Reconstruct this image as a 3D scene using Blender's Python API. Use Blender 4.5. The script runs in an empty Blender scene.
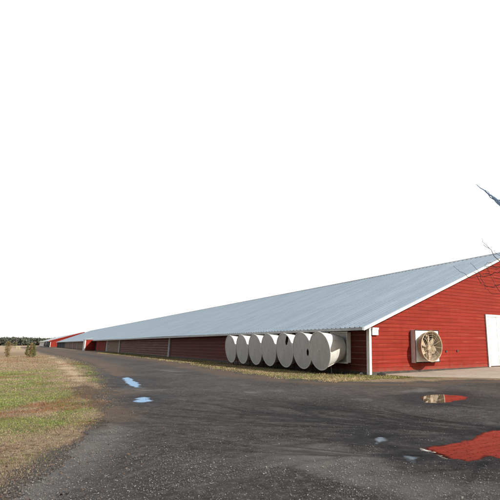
import bpy, math, random
import numpy as np
from mathutils import Vector, Matrix
random.seed(7); rng = np.random.default_rng(11)
S = bpy.context.scene
COL = S.collection
R = math.radians

# ------------------------------------------------------------------ camera
PX, PY, YH, X0, XR = 337.0, 250.0, 344.0, 20.0, 960.0
F = math.sqrt((PX - X0) * (XR - PX) - (YH - PY) ** 2)
CAMH = 1.55
Yc = Vector((X0 - PX, -(YH - PY), -F)).normalized()
Zc = Vector((0, F, -(YH - PY))).normalized()
Xc = Yc.cross(Zc)
M = Matrix((Xc, Yc, Zc))                      # camera -> world rotation
cd = bpy.data.cameras.new('camera'); cam = bpy.data.objects.new('camera', cd); COL.objects.link(cam)
cam.matrix_world = Matrix.Translation((0, 0, CAMH)) @ M.to_4x4()
cd.sensor_width = 36; cd.lens = F / 500 * 36; cd.shift_x = -(PX - 250) / 500
cd.clip_start = 0.1; cd.clip_end = 12000
S.camera = cam
MN = np.array(M)
def ray(u, v):
    return M @ Vector((u - PX, -(v - PY), -F))
def gp(u, v, z=0.0):
    d = ray(u, v); t = (z - CAMH) / d.z
    return Vector((d.x * t, d.y * t, z))
def at_dist(u, v, dist):
    d = ray(u, v).normalized(); return Vector((0, 0, CAMH)) + d * dist
def wall_y(u, wx):                            # y on the plane x = wx seen at column u
    d = ray(u, 345.0); return wx / d.x * d.y
def on_gable(u, v, wy):
    d = ray(u, v); t = wy / d.y
    return Vector((d.x * t, wy, CAMH + d.z * t))

# ------------------------------------------------------------------ noise
def vnoise(x, y, seed=0):
    xi = np.floor(x).astype(np.int64); yi = np.floor(y).astype(np.int64)
    xf = x - xi; yf = y - yi
    u = xf * xf * (3 - 2 * xf); v = yf * yf * (3 - 2 * yf)
    def h(a, b):
        n = (a * 374761393 + b * 668265263 + seed * 974634) & 0xffffffff
        n = ((n ^ (n >> 13)) * 1274126177) & 0xffffffff
        return ((n ^ (n >> 16)) & 0xffff) / 65535.0
    return (h(xi, yi) * (1 - u) + h(xi + 1, yi) * u) * (1 - v) + (h(xi, yi + 1) * (1 - u) + h(xi + 1, yi + 1) * u) * v
def fbm(x, y, seed=0, o=4):
    s = 0; a = .5; t = 0
    for k in range(o):
        s = s + a * vnoise(x * 2 ** k, y * 2 ** k, seed + k * 17); t += a; a *= .5
    return s / t
def sdf(px, py, poly):
    d = np.full(px.shape, 1e18); inside = np.zeros(px.shape, bool)
    n = len(poly)
    for i in range(n):
        ax, ay = poly[i][0], poly[i][1]; bx, by = poly[(i + 1) % n][0], poly[(i + 1) % n][1]
        ex, ey = bx - ax, by - ay
        t = np.clip(((px - ax) * ex + (py - ay) * ey) / (ex * ex + ey * ey + 1e-12), 0, 1)
        d = np.minimum(d, (px - ax - t * ex) ** 2 + (py - ay - t * ey) ** 2)
        c = (ay > py) != (by > py)
        with np.errstate(divide='ignore', invalid='ignore'):
            xx = ex * (py - ay) / (ey if abs(ey) > 1e-12 else 1e-12) + ax
        inside ^= c & (px < xx)
    return np.where(inside, -1, 1) * np.sqrt(d)
def sm(e0, e1, x):
    t = np.clip((x - e0) / (e1 - e0), 0, 1); return t * t * (3 - 2 * t)

# ------------------------------------------------------------------ materials
class NT:
    def __init__(s, name):
        s.m = bpy.data.materials.new(name); s.m.use_nodes = True
        s.t = s.m.node_tree; s.b = s.t.nodes['Principled BSDF']
    def n(s, ty, **kw):
        k = s.t.nodes.new(ty)
        for a, v in kw.items():
            if a in k.inputs: k.inputs[a].default_value = v
            else: setattr(k, a, v)
        return k
    def l(s, a, b): s.t.links.new(a, b)
    def coord(s, scale=(1, 1, 1), kind='Object'):
        c = s.n('ShaderNodeTexCoord'); mp = s.n('ShaderNodeMapping'); mp.inputs['Scale'].default_value = scale
        s.l(c.outputs[kind], mp.inputs[0]); return mp.outputs[0]
    def noise(s, co, scale, detail=4, rough=.55):
        k = s.n('ShaderNodeTexNoise'); k.inputs['Scale'].default_value = scale
        k.inputs['Detail'].default_value = detail; k.inputs['Roughness'].default_value = rough
        s.l(co, k.inputs['Vector']); return k.outputs['Fac']
    def ramp(s, fac, stops):
        k = s.n('ShaderNodeValToRGB'); e = k.color_ramp.elements
        while len(e) < len(stops): e.new(.5)
        for i, (p, c) in enumerate(stops):
            e[i].position = p; e[i].color = (*c, 1) if len(c) == 3 else c
        s.l(fac, k.inputs[0]); return k.outputs[0]
    def rampf(s, fac, a, b):
        k = s.n('ShaderNodeMapRange'); k.inputs[1].default_value = a; k.inputs[2].default_value = b
        s.l(fac, k.inputs[0]); return k.outputs[0]
    def mix(s, fac, a, b, mode='MIX'):
        k = s.n('ShaderNodeMix', data_type='RGBA', blend_type=mode)
        for v, i in ((fac, 0), (a, 6), (b, 7)):
            if isinstance(v, (int, float)): k.inputs[i].default_value = v
            elif isinstance(v, tuple): k.inputs[i].default_value = (*v, 1)
            else: s.l(v, k.inputs[i])
        return k.outputs[2]
    def math(s, op, a, b=0.0):
        k = s.n('ShaderNodeMath', operation=op)
        for i, v in enumerate((a, b)):
            if isinstance(v, (int, float)): k.inputs[i].default_value = v
            else: s.l(v, k.inputs[i])
        return k.outputs[0]
    def bump(s, h, strength=.3, dist=.01):
        k = s.n('ShaderNodeBump'); k.inputs['Strength'].default_value = strength; k.inputs['Distance'].default_value = dist
        s.l(h, k.inputs['Height']); s.l(k.outputs[0], s.b.inputs['Normal'])
    def out(s, col, rough=.8, metal=0.0, spec=.5):
        if isinstance(col, tuple): s.b.inputs['Base Color'].default_value = (*col, 1)
        else: s.l(col, s.b.inputs['Base Color'])
        if isinstance(rough, (int, float)): s.b.inputs['Roughness'].default_value = rough
        else: s.l(rough, s.b.inputs['Roughness'])
        s.b.inputs['Metallic'].default_value = metal
        s.b.inputs['Specular IOR Level'].default_value = spec
        return s.m

def m_plain(name, col, var=.25, scale=3, rough=.7, metal=0, spec=.4, dirt=None):
    n = NT(name); co = n.coord()
    f = n.noise(co, scale, 5)
    c = n.mix(n.rampf(f, .3, .7), tuple(x * (1 - var) for x in col), tuple(min(1, x * (1 + var * .6)) for x in col))
    if dirt:
        g = n.noise(co, scale * 2.3, 6, .7)
        c = n.mix(n.rampf(g, .52, .72), c, dirt)
    n.bump(n.noise(co, scale * 12, 3), .15, .004)
    return n.out(c, rough, metal, spec)

def m_siding(name, c1, c2, c3, sc=(.25, 1, 5), streak=.6):
    n = NT(name); co = n.coord(sc)
    a = n.noise(co, 2.2, 6, .65)
    b = n.noise(n.coord((.12, .12, .9)), 3, 4)
    c = n.mix(n.rampf(b, .3, .7), c1, c2)
    c = n.mix(n.rampf(a, streak, streak + .12), c, c3)
    dn = n.noise(n.coord((1.5, 1.5, .25)), 2.5, 4, .6)
    c = n.mix(n.math('MULTIPLY', n.rampf(dn, .5, .8), .35), c, tuple(x * .55 for x in c1))
    sx = n.n('ShaderNodeSeparateXYZ'); n.l(n.coord(), sx.inputs[0])
    cb = n.n('ShaderNodeCombineXYZ'); n.l(n.math('ADD', sx.outputs[0], sx.outputs[1]), cb.inputs[0]); n.l(n.math('SUBTRACT', sx.outputs[2], .16), cb.inputs[1])
    bk = n.n('ShaderNodeTexBrick', offset=.37); bk.inputs['Scale'].default_value = 1; bk.inputs['Brick Width'].default_value = 3.66; bk.inputs['Row Height'].default_value = .205
    bk.inputs['Mortar Size'].default_value = .006; bk.inputs['Color1'].default_value = (0, 0, 0, 1); bk.inputs['Color2'].default_value = (1, 1, 1, 1); bk.inputs['Mortar'].default_value = (.5, .5, .5, 1)
    n.l(cb.outputs[0], bk.inputs['Vector'])
    c = n.mix(n.math('MULTIPLY', bk.outputs['Color'], .16), c, tuple(x * .6 for x in c1))
    c = n.mix(n.math('MULTIPLY', bk.outputs['Fac'], .5), c, tuple(x * .3 for x in c1))
    sp_ = n.noise(n.coord((1.2, 1.2, 1.2)), 2.2, 6, .7)
    mud = n.math('ADD', n.math('MULTIPLY', sx.outputs[2], -1.6), n.math('MULTIPLY', sp_, 1.7))
    c = n.mix(n.math('MULTIPLY', n.rampf(mud, .15, .85), .5), c, (.15, .095, .07))
    n.bump(n.noise(n.coord((2, 2, 30)), 3, 3), .12, .004)
    return n.out(c, .75, 0, .1)
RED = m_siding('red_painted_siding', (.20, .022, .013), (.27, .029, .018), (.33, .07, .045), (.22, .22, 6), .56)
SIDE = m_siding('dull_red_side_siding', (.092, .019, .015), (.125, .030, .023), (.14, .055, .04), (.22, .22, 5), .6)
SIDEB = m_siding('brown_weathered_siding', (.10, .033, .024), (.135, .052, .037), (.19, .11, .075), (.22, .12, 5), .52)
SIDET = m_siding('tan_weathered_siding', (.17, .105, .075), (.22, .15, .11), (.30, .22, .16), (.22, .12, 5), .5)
BATTEN = m_plain('faded_batten', (.14, .055, .042), .4, 2, .8)
BATTENT = m_plain('faded_tan_batten', (.30, .21, .16), .4, 2, .8)
WHITE = m_plain('white_trim_paint', (.68, .67, .64), .08, 2, .5, dirt=(.5, .46, .41))
DOORW = m_plain('white_door_paint', (.58, .58, .575), .1, 1.3, .5, dirt=(.52, .50, .47))
POSTG = m_plain('pale_post', (.34, .32, .30), .2, 3, .8)
GUTTER = m_plain('grey_fascia_metal', (.30, .31, .31), .25, 2, .5, .3)
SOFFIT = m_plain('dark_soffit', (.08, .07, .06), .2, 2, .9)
FOUND = m_plain('dark_foundation', (.07, .06, .05), .4, 4, .95)
BLACK = m_plain('dark_interior', (.012, .012, .014), .3, 4, .9)
GLASSF = NT('white_fan_fibreglass')
_co = GLASSF.coord(); _a = GLASSF.noise(_co, 2.0, 5, .6); _b = GLASSF.noise(GLASSF.coord((3, 3, .6)), 2.5, 5, .65)
_c = GLASSF.mix(GLASSF.rampf(_a, .3, .75), (.66, .65, .62), (.55, .53, .48))
_c = GLASSF.mix(GLASSF.math('MULTIPLY', GLASSF.rampf(_b, .5, .8), .6), _c, (.40, .36, .30))
GLASSF.bump(GLASSF.noise(_co, 9, 3), .1, .01)
GLASSF = GLASSF.out(_c, .5, 0, .4)
LID = NT('grey_white_fan_cover')
_co = LID.coord(); _a = LID.noise(_co, 1.7, 6, .65); _b = LID.noise(LID.coord((5, 5, .8)), 2, 5, .65)
_c = LID.mix(LID.rampf(_a, .3, .72), (.50, .495, .475), (.42, .41, .385))
_c = LID.mix(LID.math('MULTIPLY', LID.rampf(_b, .48, .72), .7), _c, (.33, .31, .27))
LID.bump(LID.noise(_co, 6, 3), .15, .02)
LID = LID.out(_c, .6, 0, .3)
HOUS = m_plain('fan_housing_white', (.76, .74, .70), .1, 2, .5, dirt=(.58, .52, .45))
TANM = m_plain('dusty_tan_fan_metal', (.46, .36, .25), .3, 5, .7)
WIRE = m_plain('dull_wire', (.42, .36, .28), .2, 6, .5, .5)
CONC = NT('concrete')
_co = CONC.coord(); _c = CONC.mix(CONC.rampf(CONC.noise(_co, .8, 7, .65), .3, .7), (.40, .345, .28), (.31, .26, .20))
_c = CONC.mix(CONC.rampf(CONC.noise(_co, 5, 6, .7), .56, .7), _c, (.17, .13, .095))
CONC.bump(CONC.noise(_co, 20, 4), .3, .01); CONC = CONC.out(_c, .9, 0, .2)

def m_roof():
    n = NT('galvanised_roof_metal')
    co = n.coord()
    a = n.noise(n.coord((.25, .9, .25)), 1.0, 5, .6)
    b = n.noise(n.coord((.12, 3.2, .12)), 1.5, 3, .5)
    c = n.mix(n.rampf(a, .3, .7), (.27, .345, .415), (.345, .42, .48))
    c = n.mix(n.math('MULTIPLY', n.rampf(b, .45, .75), .6), c, (.215, .285, .355))
    sx = n.n('ShaderNodeSeparateXYZ'); n.l(co, sx.inputs[0])
    wn = n.n('ShaderNodeTexWhiteNoise', noise_dimensions='1D'); n.l(n.math('FLOOR', n.math('MULTIPLY', sx.outputs[1], 1.19)), wn.inputs['W'])
    c = n.mix(n.math('MULTIPLY', wn.outputs[0], .22), c, (.19, .25, .31))
    rs_ = n.noise(n.coord((.3, 5, .3)), 1.2, 6, .7)
    c = n.mix(n.math('MULTIPLY', n.rampf(rs_, .6, .78), .35), c, (.22, .19, .17))
    w = n.n('ShaderNodeTexWave', wave_type='BANDS', bands_direction='X', wave_profile='SAW')
    w.inputs['Scale'].default_value = .085; w.inputs['Distortion'].default_value = 0
    n.l(co, w.inputs['Vector'])
    c = n.mix(n.math('MULTIPLY', n.math('GREATER_THAN', w.outputs['Fac'], .985), .35), c, (.12, .15, .18))
    return n.out(c, .42, .35, .4)
ROOF = m_roof()
ROOFP = m_plain('pale_far_roof', (.30, .34, .37), .12, .2, .45, .3)

def m_ground():
    n = NT('grass_and_soil'); co = n.coord()
    at = n.n('ShaderNodeVertexColor', layer_name='zone'); sp = n.n('ShaderNodeSeparateColor'); n.l(at.outputs[0], sp.inputs[0])
    fine = n.noise(co, 9, 6, .75); mid = n.noise(co, 1.1, 5, .65); big = n.noise(co, .12, 4)
    tan = n.mix(n.rampf(mid, .3, .7), (.235, .175, .12), (.31, .24, .16))
    tan = n.mix(n.rampf(fine, .45, .65), tan, (.115, .07, .042))
    tan = n.mix(n.rampf(n.noise(co, .55, 5, .6), .56, .64), tan, (.20, .10, .055))
    grn = n.mix(n.rampf(mid, .35, .65), (.11, .14, .035), (.19, .205, .065))
    grn = n.mix(n.rampf(fine, .45, .62), grn, (.05, .06, .022))
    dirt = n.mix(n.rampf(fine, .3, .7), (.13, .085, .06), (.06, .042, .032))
    trk = n.mix(n.rampf(fine, .3, .75), (.46, .35, .245), (.33, .24, .165))
    gf = n.math('ADD', sp.outputs[0], n.math('MULTIPLY', n.math('SUBTRACT', mid, .5), 1.2))
    c = n.mix(n.rampf(gf, .3, .75), tan, grn)
    tf = n.math('ADD', sp.outputs[1], n.math('MULTIPLY', n.math('SUBTRACT', fine, .5), .8))
    c = n.mix(n.rampf(tf, .35, .7), c, trk)
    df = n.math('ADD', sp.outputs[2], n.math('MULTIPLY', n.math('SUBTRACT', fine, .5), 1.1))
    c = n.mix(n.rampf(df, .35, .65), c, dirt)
    c = n.mix(n.math('MULTIPLY', n.rampf(big, .35, .7), .3), c, (.20, .15, .08))
    ea = n.n('ShaderNodeVertexColor', layer_name='edge'); es = n.n('ShaderNodeSeparateColor'); n.l(ea.outputs[0], es.inputs[0])
    ef = n.math('ADD', es.outputs[0], n.math('MULTIPLY', n.math('SUBTRACT', mid, .5), 1.1))
    gcol = n.mix(n.rampf(n.noise(co, 30, 4, .8), .45, .65), (.050, .044, .040), (.14, .125, .11))
    c = n.mix(n.rampf(ef, .3, .7), c, gcol)
    n.bump(n.math('ADD', fine, mid), 1.0, .05)
    return n.out(c, .95, 0, .1)
GROUND = m_ground()

def m_road():
    n = NT('worn_asphalt_and_gravel'); co = n.coord()
    at = n.n('ShaderNodeVertexColor', layer_name='zone'); sp = n.n('ShaderNodeSeparateColor'); n.l(at.outputs[0], sp.inputs[0])
    big = n.noise(co, .35, 5, .6); mid = n.noise(co, 2.2, 6, .7); fine = n.noise(co, 38, 4, .7)
    trackn = n.noise(n.coord((.9, .13, 1)), 1.1, 5, .65)
    c = n.mix(n.rampf(big, .32, .68), (.031, .028, .027), (.078, .071, .066))
    mott = n.noise(co, 7, 8, .85)
    c = n.mix(n.math('MULTIPLY', n.rampf(mott, .52, .62), .7), c, (.135, .124, .116))
    c = n.mix(n.math('MULTIPLY', n.rampf(mott, .48, .38), .7), c, (.015, .0135, .0135))
    c = n.mix(n.math('MULTIPLY', n.rampf(trackn, .5, .66), .6), c, (.075, .067, .062))
    c = n.mix(n.math('MULTIPLY', n.rampf(mid, .47, .66), .6), c, (.026, .023, .022))
    c = n.mix(n.rampf(fine, .62, .74), c, (.13, .12, .112))
    v = n.n('ShaderNodeTexVoronoi'); v.inputs['Scale'].default_value = 58; n.l(co, v.inputs['Vector'])
    vs = n.n('ShaderNodeSeparateColor'); n.l(v.outputs['Color'], vs.inputs[0])
    dense = n.math('ADD', n.rampf(mid, .4, .7), sp.outputs[0])
    st = n.math('MULTIPLY', n.math('GREATER_THAN', n.math('ADD', vs.outputs[0], n.math('MULTIPLY', dense, .13)), .93), n.math('LESS_THAN', v.outputs['Distance'], .33))
    c = n.mix(st, c, n.mix(vs.outputs[1], (.13, .12, .11), (.28, .26, .245)))
    gr = n.math('ADD', sp.outputs[0], n.math('MULTIPLY', n.math('SUBTRACT', mid, .5), .9))
    c = n.mix(n.math('MULTIPLY', n.rampf(gr, .3, .75), .7), c, (.155, .147, .14))
    br = n.math('ADD', sp.outputs[2], n.math('MULTIPLY', n.math('SUBTRACT', mid, .5), 1.1))
    c = n.mix(n.math('MULTIPLY', n.rampf(br, .35, .75), .8), c, (.105, .075, .055))
    wet = sp.outputs[1]
    c = n.mix(n.math('MULTIPLY', wet, .85), c, (.006, .006, .009))
    n.bump(n.math('ADD', n.math('MULTIPLY', fine, .35), n.math('ADD', n.math('ADD', mid, n.math('MULTIPLY', mott, .8)), n.math('MULTIPLY', st, .4))), .75, .022)
    rg = n.math('SUBTRACT', .92, n.math('MULTIPLY', wet, .35))
    return n.out(c, rg, 0, .08)
ROADM = m_road()

def m_water(tint=(.97, .98, 1), name='puddle_water'):
    n = NT(name)
    for x in list(n.t.nodes):
        if x.type == 'BSDF_PRINCIPLED': n.t.nodes.remove(x)
    o = [x for x in n.t.nodes if x.type == 'OUTPUT_MATERIAL'][0]
    co = n.coord()
    d = n.n('ShaderNodeBsdfDiffuse'); d.inputs[0].default_value = (.032, .026, .022, 1)
    g = n.n('ShaderNodeBsdfGlossy'); g.inputs['Roughness'].default_value = .012; g.inputs[0].default_value = (*tint, 1)
    fr = n.n('ShaderNodeFresnel'); fr.inputs['IOR'].default_value = 1.33
    b = n.n('ShaderNodeBump'); b.inputs['Strength'].default_value = .05; b.inputs['Distance'].default_value = .01
    n.l(n.noise(co, 5, 2), b.inputs['Height']); n.l(b.outputs[0], g.inputs['Normal'])
    fac = n.n('ShaderNodeMapRange'); fac.inputs[1].default_value = 0; fac.inputs[2].default_value = .35
    fac.inputs[3].default_value = .1; fac.inputs[4].default_value = .8
    n.l(fr.outputs[0], fac.inputs[0])
    at = n.n('ShaderNodeVertexColor', layer_name='depth'); sp = n.n('ShaderNodeSeparateColor'); n.l(at.outputs[0], sp.inputs[0])
    nz = n.noise(co, 7, 5, .7)
    dd = n.rampf(n.math('ADD', sp.outputs[0], n.math('MULTIPLY', n.math('SUBTRACT', nz, .5), .5)), .08, .42)
    shal = n.math('MULTIPLY', fac.outputs[0], n.math('ADD', n.math('MULTIPLY', dd, .78), .22))
    m = n.n('ShaderNodeMixShader'); n.l(shal, m.inputs[0]); n.l(d.outputs[0], m.inputs[1]); n.l(g.outputs[0], m.inputs[2])
    n.l(m.outputs[0], o.inputs[0]); return n.m
WATER = m_water(); WATERSKY = m_water((.33, .48, .68), 'sky_tinted_puddle_water')  # second water: blue sky reflection put in as a gloss tint

def m_attr(name, rough=.9, layer='tint', spec=.15, trans=0.0):
    n = NT(name); a = n.n('ShaderNodeVertexColor', layer_name=layer)
    n.out(a.outputs[0], rough, 0, spec); return n.m
BLADE = m_attr('grass_blade'); STONE = m_attr('gravel_stone'); LEAF = m_attr('leaf')
BARK = m_plain('grey_bark', (.085, .075, .07), .5, 9, .95)
BARKB = m_plain('sky_tinted_bark', (.38, .53, .74), .5, 24, .9, dirt=(.05, .07, .11))  # blue of the sky around the twigs, put into the bark colour
ROCKM = m_plain('pale_rock', (.5, .47, .42), .3, 9, .9)
DARKM = m_plain('dark_lump', (.02, .018, .018), .3, 9, .9)

# ------------------------------------------------------------------ mesh helpers
class MB:
    def __init__(s): s.v = []; s.f = []; s.mi = []
    def quad(s, a, b, c, d, mi=0):
        k = len(s.v); s.v += [tuple(a), tuple(b), tuple(c), tuple(d)]; s.f.append((k, k + 1, k + 2, k + 3)); s.mi.append(mi)
    def poly(s, pts, mi=0):
        k = len(s.v); s.v += [tuple(p) for p in pts]; s.f.append(tuple(range(k, k + len(pts)))); s.mi.append(mi)
    def box(s, x0, x1, y0, y1, z0, z1, mi=0):
        k = len(s.v)
        s.v += [(x0, y0, z0), (x1, y0, z0), (x1, y1, z0), (x0, y1, z0), (x0, y0, z1), (x1, y0, z1), (x1, y1, z1), (x0, y1, z1)]
        for q in ((0, 3, 2, 1), (4, 5, 6, 7), (0, 1, 5, 4), (1, 2, 6, 5), (2, 3, 7, 6), (3, 0, 4, 7)):
            s.f.append(tuple(k + i for i in q)); s.mi.append(mi)
    def prism(s, prof, axis, a0, a1, mi=0):       # closed profile extruded along axis ('x' or 'y')
        def P(p, a): return (a, p[0], p[1]) if axis == 'x' else (p[0], a, p[1])
        k = len(s.v); n = len(prof)
        s.v += [P(p, a0) for p in prof] + [P(p, a1) for p in prof]
        for i in range(n):
            j = (i + 1) % n; s.f.append((k + i, k + j, k + n + j, k + n + i)); s.mi.append(mi)
        s.f.append(tuple(k + i for i in range(n))[::-1]); s.f.append(tuple(k + n + i for i in range(n))); s.mi += [mi, mi]
    def tube(s, pts, rad, seg=6, mi=0):
        k0 = len(s.v); prev = None
        for i, p in enumerate(pts):
            p = Vector(p)
            d = (Vector(pts[min(i + 1, len(pts) - 1)]) - Vector(pts[max(i - 1, 0)]))
            if d.length < 1e-9: d = Vector((0, 0, 1))
            d.normalize()
            if prev is None:
                prev = d.orthogonal().normalized()
            u = (prev - d * prev.dot(d)).normalized(); prev = u; w = d.cross(u)
            r = rad[i] if isinstance(rad, (list, tuple)) else rad
            for j in range(seg):
                a = 2 * math.pi * j / seg
                s.v.append(tuple(p + (u * math.cos(a) + w * math.sin(a)) * r))
        for i in range(len(pts) - 1):
            for j in range(seg):
                a = k0 + i * seg + j; b = k0 + i * seg + (j + 1) % seg
                s.f.append((a, b, b + seg, a + seg)); s.mi.append(mi)
        s.f.append(tuple(k0 + j for j in range(seg))[::-1]); s.mi.append(mi)
        e = k0 + (len(pts) - 1) * seg; s.f.append(tuple(e + j for j in range(seg))); s.mi.append(mi)
    def lathe(s, prof, seg=48, mi=0):             # profile of (radius, along x-minus) about the local -X axis
        k0 = len(s.v)
        for (r, a) in prof:
            for j in range(seg):
                t = 2 * math.pi * j / seg
                s.v.append((-a, r * math.cos(t), r * math.sin(t)))
        for i in range(len(prof) - 1):
            for j in range(seg):
                a = k0 + i * seg + j; b = k0 + i * seg + (j + 1) % seg
                s.f.append((a, b, b + seg, a + seg)); s.mi.append(mi)
    def build(s, name, mats, parent=None, smooth=False, loc=None):
        me = bpy.data.meshes.new(name); me.from_pydata(s.v, [], s.f)
        if not isinstance(mats, (list, tuple)): mats = [mats]
        for m in mats: me.materials.append(m)
        if len(mats) > 1: me.polygons.foreach_set('material_index', s.mi)
        if smooth:
            me.polygons.foreach_set('use_smooth', [True] * len(me.polygons))
            try: me.set_sharp_from_angle(angle=R(40))
            except Exception: pass
        me.update()
        o = bpy.data.objects.new(name, me); COL.objects.link(o)
        if parent is not None: o.parent = parent
        if loc is not None: o.location = loc
        return o
def npmesh(name, V, Fq, mat, attr=None, aname='tint', parent=None, smooth=False):
    me = bpy.data.meshes.new(name); k = Fq.shape[1]
    me.vertices.add(len(V)); me.vertices.foreach_set('co', V.astype(np.float32).ravel())
    me.loops.add(Fq.size); me.loops.foreach_set('vertex_index', Fq.astype(np.int32).ravel())
    me.polygons.add(len(Fq)); me.polygons.foreach_set('loop_start', np.arange(0, Fq.size, k, dtype=np.int32))
    if smooth: me.polygons.foreach_set('use_smooth', np.ones(len(Fq), bool))
    me.materials.append(mat)
    if attr is not None:
        ca = me.color_attributes.new(aname, 'FLOAT_COLOR', 'POINT')
        A = np.ones((len(V), 4), np.float32); A[:, :3] = attr; ca.data.foreach_set('color', A.ravel())
    me.update(calc_edges=True); me.validate()
    o = bpy.data.objects.new(name, me); COL.objects.link(o)
    if parent is not None: o.parent = parent
    return o
def tag(o, label=None, cat=None, group=None, kind=None):
    if label: o['label'] = label
    if cat: o['category'] = cat
    if group: o['group'] = group
    if kind: o['kind'] = kind
    return o
def empty(name, loc, label, cat, group=None):
    o = bpy.data.objects.new(name, None); COL.objects.link(o); o.location = loc; o.empty_display_size = .3
    return tag(o, label, cat, group)

# ------------------------------------------------------------------ key measures
CX, CY = 14.54, 17.52                     # near left corner of the long barn
SL, ZU = 0.407, 2.46                      # roof slope, underside height above the side wall line
HALF = 13.3; RX = CX + HALF
YEND = 250.0
# ------------------------------------------------------------------ ground grid
fa = math.atan2((M @ Vector((0, 0, -1))).y, (M @ Vector((0, 0, -1))).x)
az = np.concatenate([np.linspace(fa - R(52), fa + R(58), 330), np.linspace(fa + R(58), fa - R(52) + 2 * math.pi, 86)[1:-1]])
rr = np.concatenate([[0.05, .6, 1.2, 1.8], 2.2 * 1.0088 ** np.arange(0, 470), ])
rr = np.concatenate([rr, rr[-1] * 1.09 ** np.arange(1, 47)])
NA, NR = len(az), len(rr)
GX = (rr[:, None] * np.cos(az)[None, :]).ravel(); GY = (rr[:, None] * np.sin(az)[None, :]).ravel()
GR = np.repeat(rr, NA)
def W(pts): return [gp(u, v) for u, v in pts]
road_poly = W([(560, 381), (500, 381), (448, 381), (415, 384), (370, 383), (330, 382.5), (300, 380.5), (250, 375.5), (230, 371.8), (200, 366.8), (170, 361.5),
               (140, 357.6), (110, 354.2), (85, 352), (62, 350.1), (50, 348.7), (36, 346.8), (30, 346.9), (40, 350), (52, 353), (66, 356.8), (84, 361.5), (98, 367),
               (105, 377), (110, 391), (114, 405), (110, 420), (94, 435), (70, 452), (45, 472), (22, 490), (2, 508)]) + \
    [Vector(p) for p in ((-3.2, 1.5, 0), (-6, -6, 0), (-8, -40, 0), (6.5, -40, 0), (7.2, -3, 0), (7.4, 1.5, 0), (9.5, 4.5, 0), (18, 7.5, 0), (60, 10, 0), (60, 15.6, 0), (24, 15.3, 0))]
pud_px = [
    [(417, 450), (431, 446), (449, 442.5), (466, 439), (474, 436.5), (482, 432), (495, 428.5), (512, 430), (530, 438), (532, 450), (516, 458), (500, 460), (492, 457), (487, 459.5), (470, 462), (452, 459.8), (438, 455.5), (426, 452)],
    [(419, 397), (428, 394.3), (443, 393.9), (456, 395), (471, 397.6), (458, 401.5), (443, 403.3), (424, 403.2)],
    [(371, 440), (378, 436), (389, 437), (387, 442), (378, 445), (372, 444)],
    [(404, 456), (411, 455), (421, 456.5), (415, 462), (407, 461)],
    [(121, 378.2), (128, 377), (134, 379), (139, 382.5), (142, 387), (134, 387.6), (126, 384)],
    [(133, 398.5), (144, 396), (153, 398.6), (155, 401.2), (142, 403), (134, 402)]]
puds = [W(p) for p in pud_px]
def pud_s(X, Y):
    s = np.full(X.shape, 99.0)
    for i, p in enumerate(puds):
        near = (np.abs(X - np.mean([q.x for q in p])) < 9) & (np.abs(Y - np.mean([q.y for q in p])) < 9)
        if near.any():
            t = sdf(X[near], Y[near], p); s[near] = np.minimum(s[near], t)
    return s
def height(X, Y, rs=None, ps=None):
    if rs is None: rs = sdf(X, Y, road_poly)
    if ps is None: ps = pud_s(X, Y)
    r = np.hypot(X, Y)
    fade = 1 / (1 + (r / 60) ** 2)
    inr = sm(.4, -.4, rs)
    h = (fbm(X * .5, Y * .5, 3) - .5) * .05 * fade * (1 - inr * .6) + (fbm(X * 2.3, Y * 2.3, 9) - .5) * (.03 - .012 * inr) * fade
    h = h + .03 * sm(0, .7, rs) * fade                      # verge stands slightly above the road
    k = sm(1.1, .15, ps)
    bowl = np.clip(ps * .16, -.045, .016) + (fbm(X * 3.1, Y * 3.1, 31) - .5) * .050 + (fbm(X * 9, Y * 9, 5) - .5) * .022
    h = h * (1 - k) + bowl * k
    dist_b = np.maximum(np.maximum(CX - .3 - X, CY - 2.4 - Y), 0)
    return h * sm(0, .6, dist_b)
RS = sdf(GX, GY, road_poly); PS = pud_s(GX, GY)
GH = height(GX, GY, RS, PS)
idx = np.arange(NA * NR).reshape(NR, NA)
a = idx[:-1, :]; b = idx[1:, :]
Q = np.stack([a.ravel(), b.ravel(), np.roll(b, -1, 1).ravel(), np.roll(a, -1, 1).ravel()], 1)
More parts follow.
